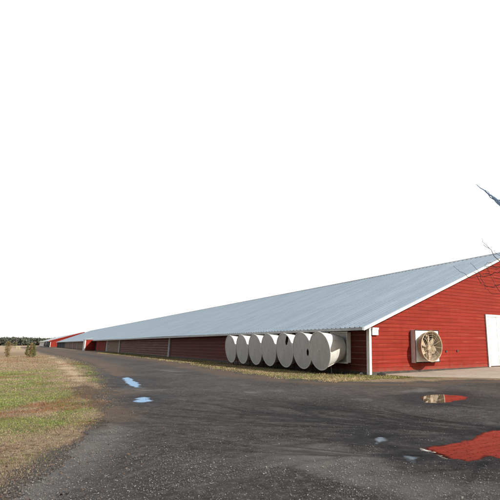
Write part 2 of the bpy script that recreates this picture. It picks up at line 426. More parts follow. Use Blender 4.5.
# zones on the verge
green_p = W([(-60, 374), (0, 371), (40, 371), (62, 379), (80, 391), (98, 404), (104, 412), (90, 422), (60, 434), (20, 441), (-60, 446)])
green2 = W([(70, 361), (90, 364), (101, 370), (104, 380), (98, 386), (88, 379), (78, 370)])
brownp = W([(14, 407), (34, 402), (58, 405), (60, 412), (40, 418), (18, 417)])
track_p = W([(50, 355), (55, 354.6), (64, 362), (76, 372), (92, 390), (84, 391), (68, 376), (58, 364)])
dirt_p = W([(76, 383), (92, 383), (106, 392), (114, 404), (112, 415), (96, 412), (80, 404), (72, 396)])
bl_p = W([(-60, 448), (10, 444), (50, 436), (86, 426), (104, 424), (70, 452), (22, 490), (0, 510), (-60, 520)])
def zones(X, Y, rs=None):
    if rs is None: rs = sdf(X, Y, road_poly)
    r = np.hypot(X, Y); w = .05 * r + .2
    nz = (fbm(X * .7, Y * .7, 41) - .5)
    def z(p, soft=1.0): return sm(1, -1, sdf(X, Y, p) / (w * soft) + nz * 3)
    g = np.maximum(z(green_p), z(green2, .5)) * (1 - .8 * z(brownp, .5)) * (.7 + .6 * nz)
    g = g * (1 - .75 * z(bl_p, .7))
    strip = ((rs > 0) & (X > 6) & (Y > 14)).astype(float)
    g = np.where(strip > 0, .36 + nz * 1.4, g)
    far = sm(60, 200, r); g = g * (1 - far) + far * .15
    beh = (Y < 0) | (X > 9) & (Y < 12); g = np.where(beh, .45 + nz, g)
    t = np.maximum(z(track_p, .3), .55 * sm(50, 130, r))
    fan_shade = sm(CX - 1.9, CX - 1.5, X) * (X < CX + .2) * (Y > CY + .5) * (Y < 36)  # shadow under the fan row, painted into the ground as dark soil
    d = np.maximum(z(dirt_p, .4) * .95, sm(.9, -.1, rs / (.04 * r + .25) * (1 - .5 * nz)) * .8)
    d = np.maximum(d, z(bl_p, .8) * .42)
    d = np.maximum(d, fan_shade)
    return np.clip(g, 0, 1), np.clip(t, 0, 1), np.clip(d, 0, 1)
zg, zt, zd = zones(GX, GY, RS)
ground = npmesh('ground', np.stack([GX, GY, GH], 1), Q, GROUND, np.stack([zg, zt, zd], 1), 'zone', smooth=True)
_e = sm(1.2, -.4, RS / (.035 * GR + .3) - (fbm(GX * .8, GY * .8, 44) - .5) * 1.5)
_ca = ground.data.color_attributes.new('edge', 'FLOAT_COLOR', 'POINT'); _A = np.ones((len(GX), 4), np.float32); _A[:, :3] = _e[:, None]; _ca.data.foreach_set('color', _A.ravel())
tag(ground, 'dry grass field and soil around the barns', 'ground', kind='structure')
# road sheet: same grid, ragged edge, 12 mm above
ragged = RS + (fbm(GX * 1.3, GY * 1.3, 77) - .5) * 1.1 * np.clip(GR / 12, .6, 1.6) + (fbm(GX * 7, GY * 7, 79) - .5) * .35 * np.clip(7 / GR, 0, 1)
keep = (ragged[Q] < 0).sum(1) >= 3
keep &= GR[Q[:, 0]] < 420
Qr = Q[keep]; used = np.unique(Qr); remap = np.full(len(GX), -1); remap[used] = np.arange(len(used))
rx, ry, rz = GX[used], GY[used], GH[used] + .005
near_edge = sm(1.8, 0, -RS[used] / (1 + GR[used] * .03))
grav_p = W([(2, 508), (45, 470), (78, 445), (110, 424), (130, 428), (100, 455), (70, 480), (40, 510)])
grav = np.maximum(sm(1.0, -.6, sdf(rx, ry, grav_p)) * .75, sm(.5, -1, sdf(rx, ry, W([(440, 480), (500, 470), (540, 490), (500, 520), (430, 510)]))) * .7)
grav = np.maximum(grav, sm(.55, .8, fbm(rx * .55, ry * .55, 91)) * .6)
wetn = sm(1.15, .1, PS[used] + (fbm(rx * 1.5, ry * 1.5, 13) - .5) * 1.6)
patch = sm(2.4, -1, sdf(rx, ry, W([(300, 398), (360, 405), (430, 420), (500, 424), (520, 470), (430, 468), (370, 458), (320, 436), (290, 412)]))) * .75
wet = np.clip(np.maximum(wetn * .85, patch * .45 * sm(.4, .65, fbm(rx * .8, ry * 1.6, 55))), 0, 1)
strip_edge = near_edge * ((rx > 4) & (ry > 10)) * .8
brn = np.maximum(strip_edge, sm(1.6, -.4, sdf(rx, ry, W([(100, 388), (122, 392), (124, 415), (104, 424)]))) * .7)
road = npmesh('road', np.stack([rx, ry, rz], 1), remap[Qr], ROADM, np.stack([grav, wet, brn], 1), 'zone', smooth=True)
tag(road, 'dark worn asphalt and gravel farm road', 'road', kind='structure')
names = ['large puddle mirroring the red gable at lower right', 'narrow puddle in front of the gable fan', 'tiny puddle left of the large red puddle',
         'small pale puddle just left of the large red puddle', 'blue puddle farther up the road on the left', 'thin blue puddle on the left nearer the camera']
for p, nm in zip(puds, names):
    cx = np.mean([q.x for q in p]); cy = np.mean([q.y for q in p])
    s = np.full(GX.shape, 99.); nr = (np.abs(GX - cx) < 9) & (np.abs(GY - cy) < 9); s[nr] = sdf(GX[nr], GY[nr], p)
    kq = Q[(s[Q] < .28).all(1)]; us = np.unique(kq); rm = np.full(len(GX), -1); rm[us] = np.arange(len(us))
    o = npmesh('puddle', np.stack([GX[us], GY[us], np.full(len(us), -.001)], 1), rm[kq], WATERSKY if 'blue' in nm else WATER, np.repeat(np.clip((-.006 - GH[us]) / .03, 0, 1)[:, None], 3, 1), 'depth')
    tag(o, nm, 'puddle', kind='structure')

# ------------------------------------------------------------------ grass blades
def blades(name, X, Y, hs, tint, label):
    n = len(X); z = height(X, Y)
    r = np.hypot(X, Y); w = np.maximum(.0022, r * .00062) * rng.uniform(.7, 1.3, n)
    th = rng.uniform(0, 2 * math.pi, n); lean = rng.uniform(.1, .9, n) * hs; la = rng.uniform(0, 2 * math.pi, n)
    V = np.zeros((n, 3, 3))
    V[:, 0] = np.stack([X - w * np.cos(th), Y - w * np.sin(th), z - .005], 1)
    V[:, 1] = np.stack([X + w * np.cos(th), Y + w * np.sin(th), z - .005], 1)
    V[:, 2] = np.stack([X + lean * np.cos(la), Y + lean * np.sin(la), z + hs], 1)
    o = npmesh(name, V.reshape(-1, 3), np.arange(3 * n).reshape(n, 3), BLADE, np.repeat(tint, 3, 0))
    return tag(o, label, 'grass', kind='stuff')
N = 560000
la_ = rng.uniform(fa + R(2), fa + R(44), N); lr = np.exp(rng.uniform(math.log(3.6), math.log(75), N))
X = lr * np.cos(la_); Y = lr * np.sin(la_)
rs = sdf(X, Y, road_poly); g, t, d = zones(X, Y, rs)
ok = (rs > -.15 * rng.random(N)) & (X < CX - 1) & (rng.random(N) > t * .97) & (rng.random(N) > d * .8) & (rng.random(N) < .35 + .9 * fbm(X * 1.5, Y * 1.5, 61))
X, Y, g, d = X[ok], Y[ok], g[ok], d[ok]; n = len(X)
isg = (rng.random(n) < np.clip(g * 1.15 + (fbm(X * 1.3, Y * 1.3, 66) - .5) * 2.6, .05, .92))[:, None]
u = rng.random((n, 1)); v = rng.uniform(.7, 1.25, (n, 1))
v = v * (1 - .38 * d[:, None]) * (.72 + .56 * fbm(X * 1.7, Y * 1.7, 101))[:, None]
_rb = sm(.55, .68, fbm(X * .6, Y * .6, 133))[:, None]; v = v * (1 + _rb * (np.array([.78, .52, .42]) - 1))
tint = np.where(isg, (1 - u) * np.array([.105, .155, .035]) + u * np.array([.25, .27, .085]), (1 - u) * np.array([.37, .285, .195]) + u * np.array([.20, .135, .09])) * v
_ed = sdf(X, Y, road_poly) + (fbm(X * 2, Y * 2, 140) - .5) * .8
ok2 = rng.random(n) < sm(-.3, .55, _ed) * .9 + .08
X, Y, g, d, tint = X[ok2], Y[ok2], g[ok2], d[ok2], tint[ok2]; n = len(X)
hs = rng.uniform(.005, .022, n) * (.6 + 1.1 * fbm(X * 2.5, Y * 2.5, 120)) * (1 + np.hypot(X, Y) * .012)
blades('grass', X, Y, hs, tint, 'short dry and green grass on the field left of the road')
# strip along the barn
N = 90000
X = rng.uniform(7, CX + 6, N); Y = 15.2 + (rng.random(N) ** 1.8) * 75
rs = sdf(X, Y, road_poly)
ok = (rs + (fbm(X * .9, Y * .9, 71) - .56) * 1.6 > 0) & (rs > -.3) & ((X < CX - .25) | ((Y < CY - .5) & (X < 18.2))) & (Y > 15.2)
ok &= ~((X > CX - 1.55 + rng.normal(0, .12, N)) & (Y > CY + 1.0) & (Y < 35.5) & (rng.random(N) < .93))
ok &= ~((X > CX + .6) & (Y > np.interp(X, [p.x for p in [gp(386, 377.3), gp(418, 377.7), gp(448, 378.6)]], [gp(386, 377.3).y, gp(418, 377.7).y, gp(448, 378.6).y])))
X, Y = X[ok], Y[ok]; n = len(X); u = rng.random((n, 1))
gz = np.clip(.46 + (fbm(X * .8, Y * .8, 88) - .5) * 2, .05, .8)
isg = (rng.random(n) < gz)[:, None]
tint = np.where(isg, (1 - u) * np.array([.14, .15, .04]) + u * np.array([.24, .23, .08]), (1 - u) * np.array([.50, .39, .22]) + u * np.array([.32, .22, .12])) * rng.uniform(.7, 1.2, (n, 1))
wall = np.clip(1 - np.abs(CX - X) / 2, 0, 1)
blades('grass', X, Y, rng.uniform(.015, .06, n) * (1 + 1.4 * wall * rng.random(n)), tint, 'yellow and green grass strip along the foot of the long barn')
# dead leaves beside the road
N = 5000
la_ = rng.uniform(fa + R(12), fa + R(36), N); lr = np.exp(rng.uniform(math.log(4), math.log(32), N))
X = lr * np.cos(la_); Y = lr * np.sin(la_); dz = np.minimum(sdf(X, Y, dirt_p), sdf(X, Y, bl_p) + .5); ok = dz < rng.random(N) ** 2 * 2.2
X, Y = X[ok], Y[ok]; n = len(X); z = height(X, Y) + .018
th = rng.uniform(0, 6.28, n); s = rng.uniform(.006, .018, n) * (1 + np.hypot(X, Y) * .02)
V = np.zeros((n, 4, 3))
for k in range(4):
    aa = th + k * math.pi / 2; q = s * (1 if k % 2 else .55)
    V[:, k] = np.stack([X + q * np.cos(aa), Y + q * np.sin(aa), z + rng.uniform(0, .02, n)], 1)
u = rng.random((n, 1)); tn = (1 - u) * np.array([.06, .04, .03]) + u * np.array([.16, .10, .07])
tag(npmesh('dead_leaves', V.reshape(-1, 3), np.arange(4 * n).reshape(n, 4), LEAF, np.repeat(tn, 4, 0)), 'scattered brown dead leaves on the verge of the road', 'leaves', kind='stuff')

# ------------------------------------------------------------------ loose gravel
N = 150000
la_ = rng.uniform(fa - R(26), fa + R(42), N); lr = np.exp(rng.uniform(math.log(3.2), math.log(34), N))
X = lr * np.cos(la_); Y = lr * np.sin(la_)
rs = sdf(X, Y, road_poly); ps = pud_s(X, Y)
den = .06 + .9 * sm(.52, .74, fbm(X * 1.1, Y * 1.1, 21)) * sm(.35, .6, fbm(X * .3, Y * .3, 22))
den += .22 + 1.1 * sm(.6, -.4, sdf(X, Y, grav_p)) + .5 * sm(.5, -.5, sdf(X, Y, W([(440, 485), (500, 472), (540, 490), (500, 520), (430, 510)])))
ok = (rs < .25 * rng.random(N)) & (ps > .1) & (rng.random(N) < den * .55)
X, Y = X[ok], Y[ok]; n = len(X); z = height(X, Y) + .012
s = rng.gamma(1.8, .0016, n) + .0022; s = np.clip(s, 0, .011)
th = rng.uniform(0, 6.28, n); V = np.zeros((n, 6, 3))
for k in range(4):
    aa = th + k * 1.571 + rng.uniform(-.3, .3, n); q = s * rng.uniform(.7, 1.3, n)
    V[:, k] = np.stack([X + q * np.cos(aa), Y + q * np.sin(aa), z + s * .25], 1)
V[:, 4] = np.stack([X, Y, z + s * rng.uniform(.6, 1.1, n)], 1); V[:, 5] = np.stack([X, Y, z - s * .4], 1)
base = np.arange(n)[:, None] * 6
tri = np.concatenate([base + np.array(t_) for t_ in ((0, 1, 4), (1, 2, 4), (2, 3, 4), (3, 0, 4))])
u = rng.random((n, 1)) ** 1.7; tn = (1 - u) * np.array([.10, .09, .085]) + u * np.array([.34, .325, .31])
tag(npmesh('gravel', V.reshape(-1, 3), tri, STONE, np.repeat(tn, 6, 0)), 'loose grey gravel stones scattered over the road', 'gravel', kind='stuff')

# ------------------------------------------------------------------ the long barn
barn = empty('poultry_barn', (CX, CY, 0), 'very long red barn with grey metal roof and large gable facing the road', 'barn')
def loc(b, x, y, z=0): return (x - b.location.x, y - b.location.y, z)
def lapped(mb, axis, a0, a1, plane, z0, z1, pitch, prot, sign=-1, batten=0.0):
    z = z0
    while z < z1 - 1e-6:
        zt = min(z + pitch, z1)
        o1 = plane + sign * prot; o0 = plane + sign * .004
        def P(a_, o, zz): return (a_, o, zz) if axis == 'x' else (o, a_, zz)
        if batten:
            zb = z + batten; ob = plane + sign * (prot + .02)
            mb.quad(P(a0, ob, z), P(a1, ob, z), P(a1, ob, zb), P(a0, ob, zb), 1)
            mb.quad(P(a0, ob, zb), P(a1, ob, zb), P(a1, o1, zb), P(a0, o1, zb), 1)
            mb.quad(P(a0, plane, z), P(a1, plane, z), P(a1, ob, z), P(a0, ob, z), 1)
            mb.quad(P(a0, o1, zb), P(a1, o1, zb), P(a1, o0, zt), P(a0, o0, zt), 0)
        else:
            mb.quad(P(a0, plane, z), P(a1, plane, z), P(a1, o1, z), P(a0, o1, z))
            mb.quad(P(a0, o1, z), P(a1, o1, z), P(a1, o0, zt), P(a0, o0, zt))
        z = zt
# gable walls (front and back)
def gable(plane, sign, parent, x0, half, zu, sl, mat):
    mb = MB(); z = .16; pitch = .205; top = zu + sl * half
    def xl(z): return x0 if z <= zu else x0 + (z - zu) / sl
    while z < top - .02:
        zt = min(z + pitch, top - .01); a0, a1 = xl(z), xl(zt); b0, b1 = 2 * (x0 + half) - a0, 2 * (x0 + half) - a1
        o1 = plane + sign * .022; o0 = plane + sign * .004; L = lambda x, y, zz: loc(parent, x, y, zz)
        mb.quad(L(a0, plane, z), L(b0, plane, z), L(b0, o1, z), L(a0, o1, z))
        mb.quad(L(a0, o1, z), L(b0, o1, z), L(b1, o0, zt), L(a1, o0, zt))
        z = zt
    mb.poly([loc(parent, x0, plane, .02), loc(parent, 2 * (x0 + half) - x0, plane, .02), loc(parent, 2 * half + x0, plane, zu), loc(parent, x0 + half, plane, top), loc(parent, x0, plane, zu)])
    return mb.build('gable_wall', mat, parent)
gable(CY, -1, barn, CX, HALF, ZU, SL, RED)
gable(YEND, 1, barn, CX, HALF, ZU, SL, RED)
mb = MB(); mb.box(*[v for v in (-.03, 2 * HALF + .03)], -.03, YEND - CY + .03, 0, .16); mb.build('foundation', FOUND, barn)
# side wall sections divided by posts
yy = lambda u: wall_y(u, CX)
p1, p2, tan0 = yy(170), yy(120), yy(107.5)
box0, box1 = yy(97), yy(95)
YB = 119.4
def section(y0, y1, mats, nm='side_wall', lab=None):
    m_ = MB(); lapped(m_, 'y', y0 - CY, y1 - CY, 0, .16, ZU - .02, .305, .02, -1, .05)
    m_.quad((.0, y0 - CY, .1), (.0, y1 - CY, .1), (.0, y1 - CY, ZU), (.0, y0 - CY, ZU))
    o = m_.build(nm, mats, barn)
    if lab: o['label'] = lab
    return o
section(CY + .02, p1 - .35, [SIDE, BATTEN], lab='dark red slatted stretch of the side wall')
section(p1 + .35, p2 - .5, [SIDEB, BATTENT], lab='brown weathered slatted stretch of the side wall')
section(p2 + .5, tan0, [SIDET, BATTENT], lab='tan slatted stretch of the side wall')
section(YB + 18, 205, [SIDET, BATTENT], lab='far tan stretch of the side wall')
for k, (y0, w) in enumerate(((p1, .62), (p2, .95), (142, 1.3), (158, 1.3), (172, 1.5), (188, 1.5))):
    m_ = MB(); m_.box(-.13, .0, y0 - CY - w / 2, y0 - CY + w / 2, .05, ZU - .03); m_.build('post', POSTG, barn)
m_ = MB(); m_.box(-.04, 0, tan0 - CY, tan0 - CY + 1.6, .1, ZU - .03); m_.build('post', POSTG, barn)
m_ = MB(); lapped(m_, 'x', 0, 1, 0, .1, ZU - .03, .2, .02)
m_ = MB(); m_.box(-.08, .02, tan0 - CY + 1.6, YB - 2.6 - CY, .12, ZU - .06)
for k in range(9):
    y_ = tan0 - CY + 1.9 + k * 1.2
    if y_ < YB - 2.8 - CY: m_.box(-.11, -.08, y_, y_ + .12, .15, ZU - .08)
m_.build('side_door', RED, barn)['label'] = 'bright red sliding door in the side wall'
m_ = MB(); m_.box(0, .05, YB - 2.6 - CY, YB - CY, .05, ZU - .03); m_.build('doorway', BLACK, barn)
m_ = MB(); m_.box(-.02, .04, YB - CY, YB + 18 - CY, .05, ZU - .03); m_.build('side_wall', SIDET, barn)
m_ = MB(); m_.box(0, .05, 205 - CY, YEND - .1 - CY, .05, ZU - .03)
m_.build('open_bay', BLACK, barn)
for y_ in (205, 220, 235, YEND - .5):
    m_ = MB(); m_.box(-.14, -.002, y_ - CY, y_ - CY + .5, .05, ZU - .04); m_.build('post', POSTG, barn)
# red entry porch sticking out of the side wall
m_ = MB(); X1 = -2.0
lapped(m_, 'x', X1, -.03, YB - CY, .1, 2.55, .2, .02)
m_.box(X1, -.03, YB - CY, YB + 3.2 - CY, .05, 2.55)
po = m_.build('entry_porch', RED, barn)
m_ = MB(); m_.prism([(X1 - .25, 2.5), (-.6, 2.9), (-.6, 3.0), (X1 - .25, 2.62)], 'y', YB - .3 - CY, YB + 3.5 - CY); m_.build('porch_roof', ROOFP, po)
m_ = MB(); m_.box(X1 - .16, X1 + .04, YB - CY - .06, YB - CY - .0225, .05, 2.5); m_.box(X1 - .16, X1 - .003, YB - CY - .0225, YB - CY + 3.2, .05, 2.5); m_.build('corner_trim', WHITE, po)
# right wall
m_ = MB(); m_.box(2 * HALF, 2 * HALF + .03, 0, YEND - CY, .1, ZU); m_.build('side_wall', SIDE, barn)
# roof: ribbed sheets on two slopes
OH, OG = .62, .34
def roof_slope(side):
    pitch = .42; y0 = -OG; y1 = YEND - CY + OG; ys = []; hs = []
    y = y0
    while y < y1 - pitch:
        ys += [y, y + .30, y + .325, y + .375, y + .40]; hs += [0, 0, .045, .045, 0]; y += pitch
    ys.append(y1); hs.append(0)
    ys = np.array(ys); hs = np.array(hs); n = len(ys)
    xs = np.array([-OH, HALF * .33, HALF * .66, HALF]); V = []
    for x in xs:
        z = ZU + .19 + SL * x
        px = x if side < 0 else 2 * HALF - x
        sag = (vnoise(ys * .05, ys * 0 + x, 5) - .5) * .07
        V.append(np.stack([np.full(n, px), ys, z + hs + sag], 1))
    V = np.concatenate(V); Fq = []
    for k in range(len(xs) - 1):
        i = np.arange(n - 1) + k * n; Fq.append(np.stack([i, i + n, i + n + 1, i + 1], 1))
    Fq = np.concatenate(Fq); Fq = Fq if side < 0 else Fq[:, ::-1]
    return npmesh('roof', V, Fq, ROOF, parent=barn)
ro = roof_slope(-1); ro2 = roof_slope(1)
m_ = MB(); zr = ZU + .19 + SL * HALF
m_.prism([(HALF - .3, zr - .3 * SL + .055), (HALF, zr + .07), (HALF + .3, zr - .3 * SL + .055), (HALF + .3, zr - .3 * SL - .02), (HALF, zr + .02), (HALF - .3, zr - .3 * SL - .02)], 'y', -OG - .02, YEND - CY + OG); m_.build('ridge_cap', GUTTER, ro)
for s_ in (0, 1):
    P = [(-OH, ZU - SL * OH), (HALF, ZU + SL * HALF), (HALF, ZU + SL * HALF + .17), (-OH, ZU - SL * OH + .17)]
    if s_: P = [(2 * HALF - x - (.002 if x == HALF else 0), z) for x, z in P][::-1]
    for ya in (-OG, YEND - CY + OG - .03):
        m_ = MB(); m_.prism(P, 'y', ya, ya + .03); m_.build('rake_board', WHITE, ro2 if s_ else ro)
# white metal rake flashing on top edge
m_ = MB()
zo = ZU - SL * OH
m_.box(-OH - .13, -OH - .003, -OG - .02, YEND - CY + OG, zo + .02, zo + .165)
m_.build('gutter', GUTTER, ro)
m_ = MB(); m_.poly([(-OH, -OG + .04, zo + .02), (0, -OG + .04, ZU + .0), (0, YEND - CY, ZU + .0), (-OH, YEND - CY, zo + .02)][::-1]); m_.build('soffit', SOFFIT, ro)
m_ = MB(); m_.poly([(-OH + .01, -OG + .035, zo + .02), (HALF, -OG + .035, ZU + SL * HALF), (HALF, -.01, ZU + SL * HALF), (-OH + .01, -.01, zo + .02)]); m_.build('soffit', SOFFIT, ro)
# corner board and small utility box under the eave
m_ = MB(); m_.box(-.055, .085, -.055, -.024, .03, ZU + .02); m_.box(-.055, -.026, -.024, .18, .03, ZU - .02); m_.build('corner_trim', WHITE, barn)
c0 = on_gable(371.5, 336, CY - .1); m_ = MB(); m_.box(.10, .50, -.13, -.024, 2.0, 2.36); m_.box(.095, .52, -.15, -.13, 2.28, 2.38); m_.build('utility_box', WHITE, barn)
for u, v in ((446, 351.5), (457, 351)):
    p = on_gable(u, v, CY); m_ = MB(); m_.box(p.x - CX - .05, p.x - CX + .05, -.06, -.018, p.z - .05, p.z + .06); m_.build('outlet', SOFFIT, barn)
# big white double door in the gable
dl = on_gable(488.6, 366, CY).x - CX + .1; dr = 2 * HALF - dl; dt = 3.28
dz0 = .14
mid = (dl + dr) / 2
fr = MB(); fr.box(dl - .16, dl, -.1, -.022, dz0, dt + .14); fr.box(dr, dr + .16, -.1, -.022, dz0, dt + .14); fr.box(dl, dr, -.1, -.022, dt, dt + .14)
frame = fr.build('door_frame', WHITE, barn)
for s_ in (0, 1):
    a0, a1 = (dl + .01, mid - .01) if s_ == 0 else (mid + .01, dr - .01)
    m_ = MB(); m_.box(a0, a1, -.06, -.02, dz0 + .05, dt - .01)
    w = (a1 - a0) / 4
    for k in range(4):
        for q in range(4):
            zz = dz0 + .12 + q * .8
            m_.box(a0 + k * w + .08, a0 + (k + 1) * w - .08, -.072, -.06, zz, zz + .64)
    d_ = m_.build('door', DOORW, barn)
    m_ = MB(); hx = a1 - .3 if s_ == 0 else a0 + .3
    m_.tube([(hx, -.07, 1.2), (hx, -.13, 1.22), (hx, -.13, 1.45), (hx, -.07, 1.47)], .015); m_.build('handle', DARKM, d_)

# ------------------------------------------------------------------ concrete apron
_ap = [gp(u_, v_) for u_, v_ in ((386, 377.0), (418, 377.4), (448, 378.3), (475, 378.9), (500, 379.6), (560, 381))]
ap = MB(); xs = [CX + .75, CX + 3.2, CX + 6, CX + 10, CX + 18, CX + 30]
yo = [float(np.interp(x_, [p.x for p in _ap], [p.y for p in _ap])) for x_ in xs]; zt_ = [.035, .05, .08, .125, .14, .14]
for i in range(5):
    x0_, x1_ = xs[i] + .008, xs[i + 1] - .008
    T = [(x0_, yo[i], zt_[i]), (x1_, yo[i + 1], zt_[i + 1]), (x1_, CY - .035, zt_[i + 1]), (x0_, CY - .035, zt_[i])]
    B = [(x, y, -.1) for x, y, z in T]
    ap.poly(T)
    for k in range(4): ap.poly([B[k], B[(k + 1) % 4], T[(k + 1) % 4], T[k]])
tag(ap.build('pavement', CONC), 'worn tan concrete apron along the foot of the red gable', 'pavement', kind='structure')

# ------------------------------------------------------------------ side fans
def rough_lid(hole):
    mb = MB(); seg, rings = 112, 40; Rr = 1.01; cells = []
    V = [(-.0, 0, 0)]
    for i in range(1, rings + 1):
        r = Rr * i / rings
        for j in range(seg):
            t = 2 * math.pi * j / seg; V.append((-(.035 * (1 - (r / Rr) ** 2)), r * math.cos(t), r * math.sin(t)))
    mb.v = V
    def inh(y, z):
        if not hole: return False
        hy, hz, a_, b_, rot = hole; dy, dz = y - hy, z - hz
        c, s = math.cos(rot), math.sin(rot); u_, v_ = dy * c + dz * s, -dy * s + dz * c
        return (u_ / a_) ** 2 + (v_ / b_) ** 2 < 1
    for j in range(seg):
        mb.f.append((0, 1 + j, 1 + (j + 1) % seg)); mb.mi.append(0)
    for i in range(1, rings):
        for j in range(seg):
            a_ = 1 + (i - 1) * seg + j; b_ = 1 + (i - 1) * seg + (j + 1) % seg
            cy = sum(V[q][1] for q in (a_, b_, a_ + seg, b_ + seg)) / 4; cz = sum(V[q][2] for q in (a_, b_, a_ + seg, b_ + seg)) / 4
            if not inh(cy, cz): mb.f.append((a_, a_ + seg, b_ + seg, b_)); mb.mi.append(0)
    return mb
FZ = 1.25; TILT = R(8)
def side_fan(y, label, hole=None, rot=0, dz=0, dsz=1.0):
    t = empty('exhaust_fan', (CX, y, 0), label, 'fan', 'tunnel fans on the side of the long barn')
    hb = MB(); h = .80; hz = FZ + .12
    hb.box(-.30, -.045, -h, -h + .04, hz - h, hz + h); hb.box(-.30, -.045, h - .04, h, hz - h, hz + h)
    hb.box(-.30, -.045, -h + .04, h - .04, hz + h - .04, hz + h); hb.box(-.30, -.045, -h + .04, h - .04, hz - h, hz - h + .04)
    hb.box(-.30, -.27, -h - .04, h + .04, hz - h - .04, hz - h - .001); hb.box(-.30, -.27, -h - .04, h + .04, hz + h + .001, hz + h + .04)
    hb.box(-.06, -.048, -h + .04, h - .04, hz - h + .04, hz + h - .04)
    hb.build('housing', HOUS, t)
    A = Vector((-.27, 0, hz)); D = Vector((-math.cos(TILT), 0, -math.sin(TILT)))
    def tf(o): o.location = A; o.rotation_euler = (0, -TILT, 0)
    L = 1.27
    c = MB(); c.lathe([(.66, -.02), (.70, .12), (.79, .45), (.91, .90), (.99, L - .03), (1.02, L - .03), (1.02, L + .01), (.975, L + .01), (.975, L - .02), (.89, .88), (.77, .45), (.68, .12), (.64, -.02)], 56)
    o = c.build('cone', GLASSF, t, smooth=True); tf(o)
    # seams on the cone
    for k in range(4):
        s = MB(); a_ = math.pi / 4 + k * math.pi / 2 + .2
        pts = [(-q, rr_ * math.cos(a_), rr_ * math.sin(a_)) for rr_, q in ((.672, 0), (.709, .12), (.799, .45), (.919, .90), (.995, L - .04))]
        s.tube(pts, .011, 5); s.build('seam', GLASSF, o)
    l = rough_lid(hole); ol = l.build('cover', LID, t, smooth=True); ol.location = A + D * (L - .005); ol.rotation_euler = (0, -TILT, 0)
    bo = MB(); bo.lathe([(.001, .055), (.02, .05), (.026, .03), (.028, 0)], 12); bo.build('bolt', POSTG, ol)
    for q in (-.45, .45):
        lg = MB(); lg.tube([(-1.1, q, hz - .95), (-1.05, q, -.02)], .022, 6); lg.build('support_leg', DARKM, t)
    if hole:   # plain black disc across the cone throat, behind the hole
        k_ = MB(); k_.lathe([(0.0, .1), (.6, .1), (.6, .13), (0, .13)], 24); ob = k_.build('fan_disc', BLACK, t); tf(ob)
    return t
labs = ['nearest covered fan cone, whole round cover, its side and wall housing in full view',
        'second covered fan cone from the barn corner, cover torn at its right edge',
        'third covered fan cone from the barn corner, dark hole near the top of its cover',
        'middle one of the seven covered fan cones, unbroken, left of the top-holed cone',
        'fifth covered fan cone from the barn corner, unbroken grey cover',
        'second covered fan cone from the far end of the row, unbroken cover',
        'farthest covered fan cone, end of the row beside the bare dark red wall']
ys = [wall_y(u_, CX - 1.5) for u_ in (320, 302.5, 285, 269, 255.5, 242.5, 231)]
holes = [None, (-.62, -.1, .1, .2, .2), (-.42, .58, .14, .30, .45), None, None, None, None]
for y, l, h in zip(ys, labs, holes): side_fan(y, l, h)

# ------------------------------------------------------------------ gable fan (open, with blades)
gx = (on_gable(411, 346, CY - .3).x + on_gable(438, 346, CY).x) / 2
gz0, gz1 = .55, 2.32; gzc = (gz0 + gz1) / 2; hw = .96
t = empty('exhaust_fan', (gx, CY, 0), 'open exhaust fan with tan blades in a square white housing on the red gable', 'fan')
h = MB(); D0, D1 = -.024, -.34
h.box(-hw, -hw + .05, D1, D0, gz0, gz1); h.box(hw - .05, hw, D1, D0, gz0, gz1); h.box(-hw + .05, hw - .05, D1, D0, gz1 - .05, gz1); h.box(-hw + .05, hw - .05, D1, D0, gz0, gz0 + .05)
# front face with a round opening
seg = 48; r0 = .72
for j in range(seg):
    a0 = 2 * math.pi * j / seg; a1 = 2 * math.pi * (j + 1) / seg
    def sq(a_):
        c, s = math.cos(a_), math.sin(a_); k = 1 / max(abs(c), abs(s)); return (c * k * (hw - .001), gzc + s * k * ((gz1 - gz0) / 2 - .001))
    s0, s1 = sq(a0), sq(a1)
    h.quad((-.1 + r0 * math.cos(a0), D1, gzc + r0 * math.sin(a0)), (-.1 + r0 * math.cos(a1), D1, gzc + r0 * math.sin(a1)), (s1[0], D1, s1[1]), (s0[0], D1, s0[1]))
h.build('housing', HOUS, t)
h = MB(); h.box(-hw + .06, hw - .06, -.05, -.03, gz0 + .06, gz1 - .06); h.build('shutter', BLACK, t)
def yl(o): o.rotation_euler = (0, 0, math.pi / 2); o.location = (-.1, D1 + .14, gzc)     # local -X -> world -Y
c = MB(); c.lathe([(.70, 0), (.725, .15), (.77, .35), (.81, .52), (.835, .53), (.835, .56), (.80, .56), (.75, .35), (.705, .15), (.68, 0)], 56)
CN = c.build('cone', TANM, t, smooth=True); yl(CN)
gd = MB()
for rr_ in (.16, .28, .40, .52, .64, .76):
    pts = [(-.545, rr_ * math.cos(q * math.pi / 20), rr_ * math.sin(q * math.pi / 20)) for q in range(41)]
    gd.tube(pts, .006, 4)
for k in range(12):
    a_ = k * math.pi / 6 + .13; gd.tube([(-.55, .1 * math.cos(a_), .1 * math.sin(a_)), (-.55, .80 * math.cos(a_), .80 * math.sin(a_))], .009, 4)
GD = gd.build('guard', WIRE, t); yl(GD)
for k in range(6):
    bl = MB(); a_ = k * math.pi / 3 + .5; n_ = 8
    P0 = []; P1 = []
    for q in range(n_ + 1):
        r_ = .10 + .56 * q / n_; wd = .09 + .14 * math.sin(math.pi * min(1, q / n_ * .8 + .12)); tw = R(38 - 20 * q / n_)
        for lst, sgn in ((P0, -1), (P1, 1)):
            off = sgn * wd; u_ = off * math.cos(tw); v_ = off * math.sin(tw)
            lst.append((-.25 + v_ * .8, r_ * math.cos(a_) - u_ * math.sin(a_), r_ * math.sin(a_) + u_ * math.cos(a_)))
    for q in range(n_):
        bl.quad(P0[q], P0[q + 1], P1[q + 1], P1[q])
        bl.quad(*[(p[0] + .008, p[1], p[2]) for p in (P1[q], P1[q + 1], P0[q + 1], P0[q])])
    o = bl.build('blade', TANM, t); yl(o)
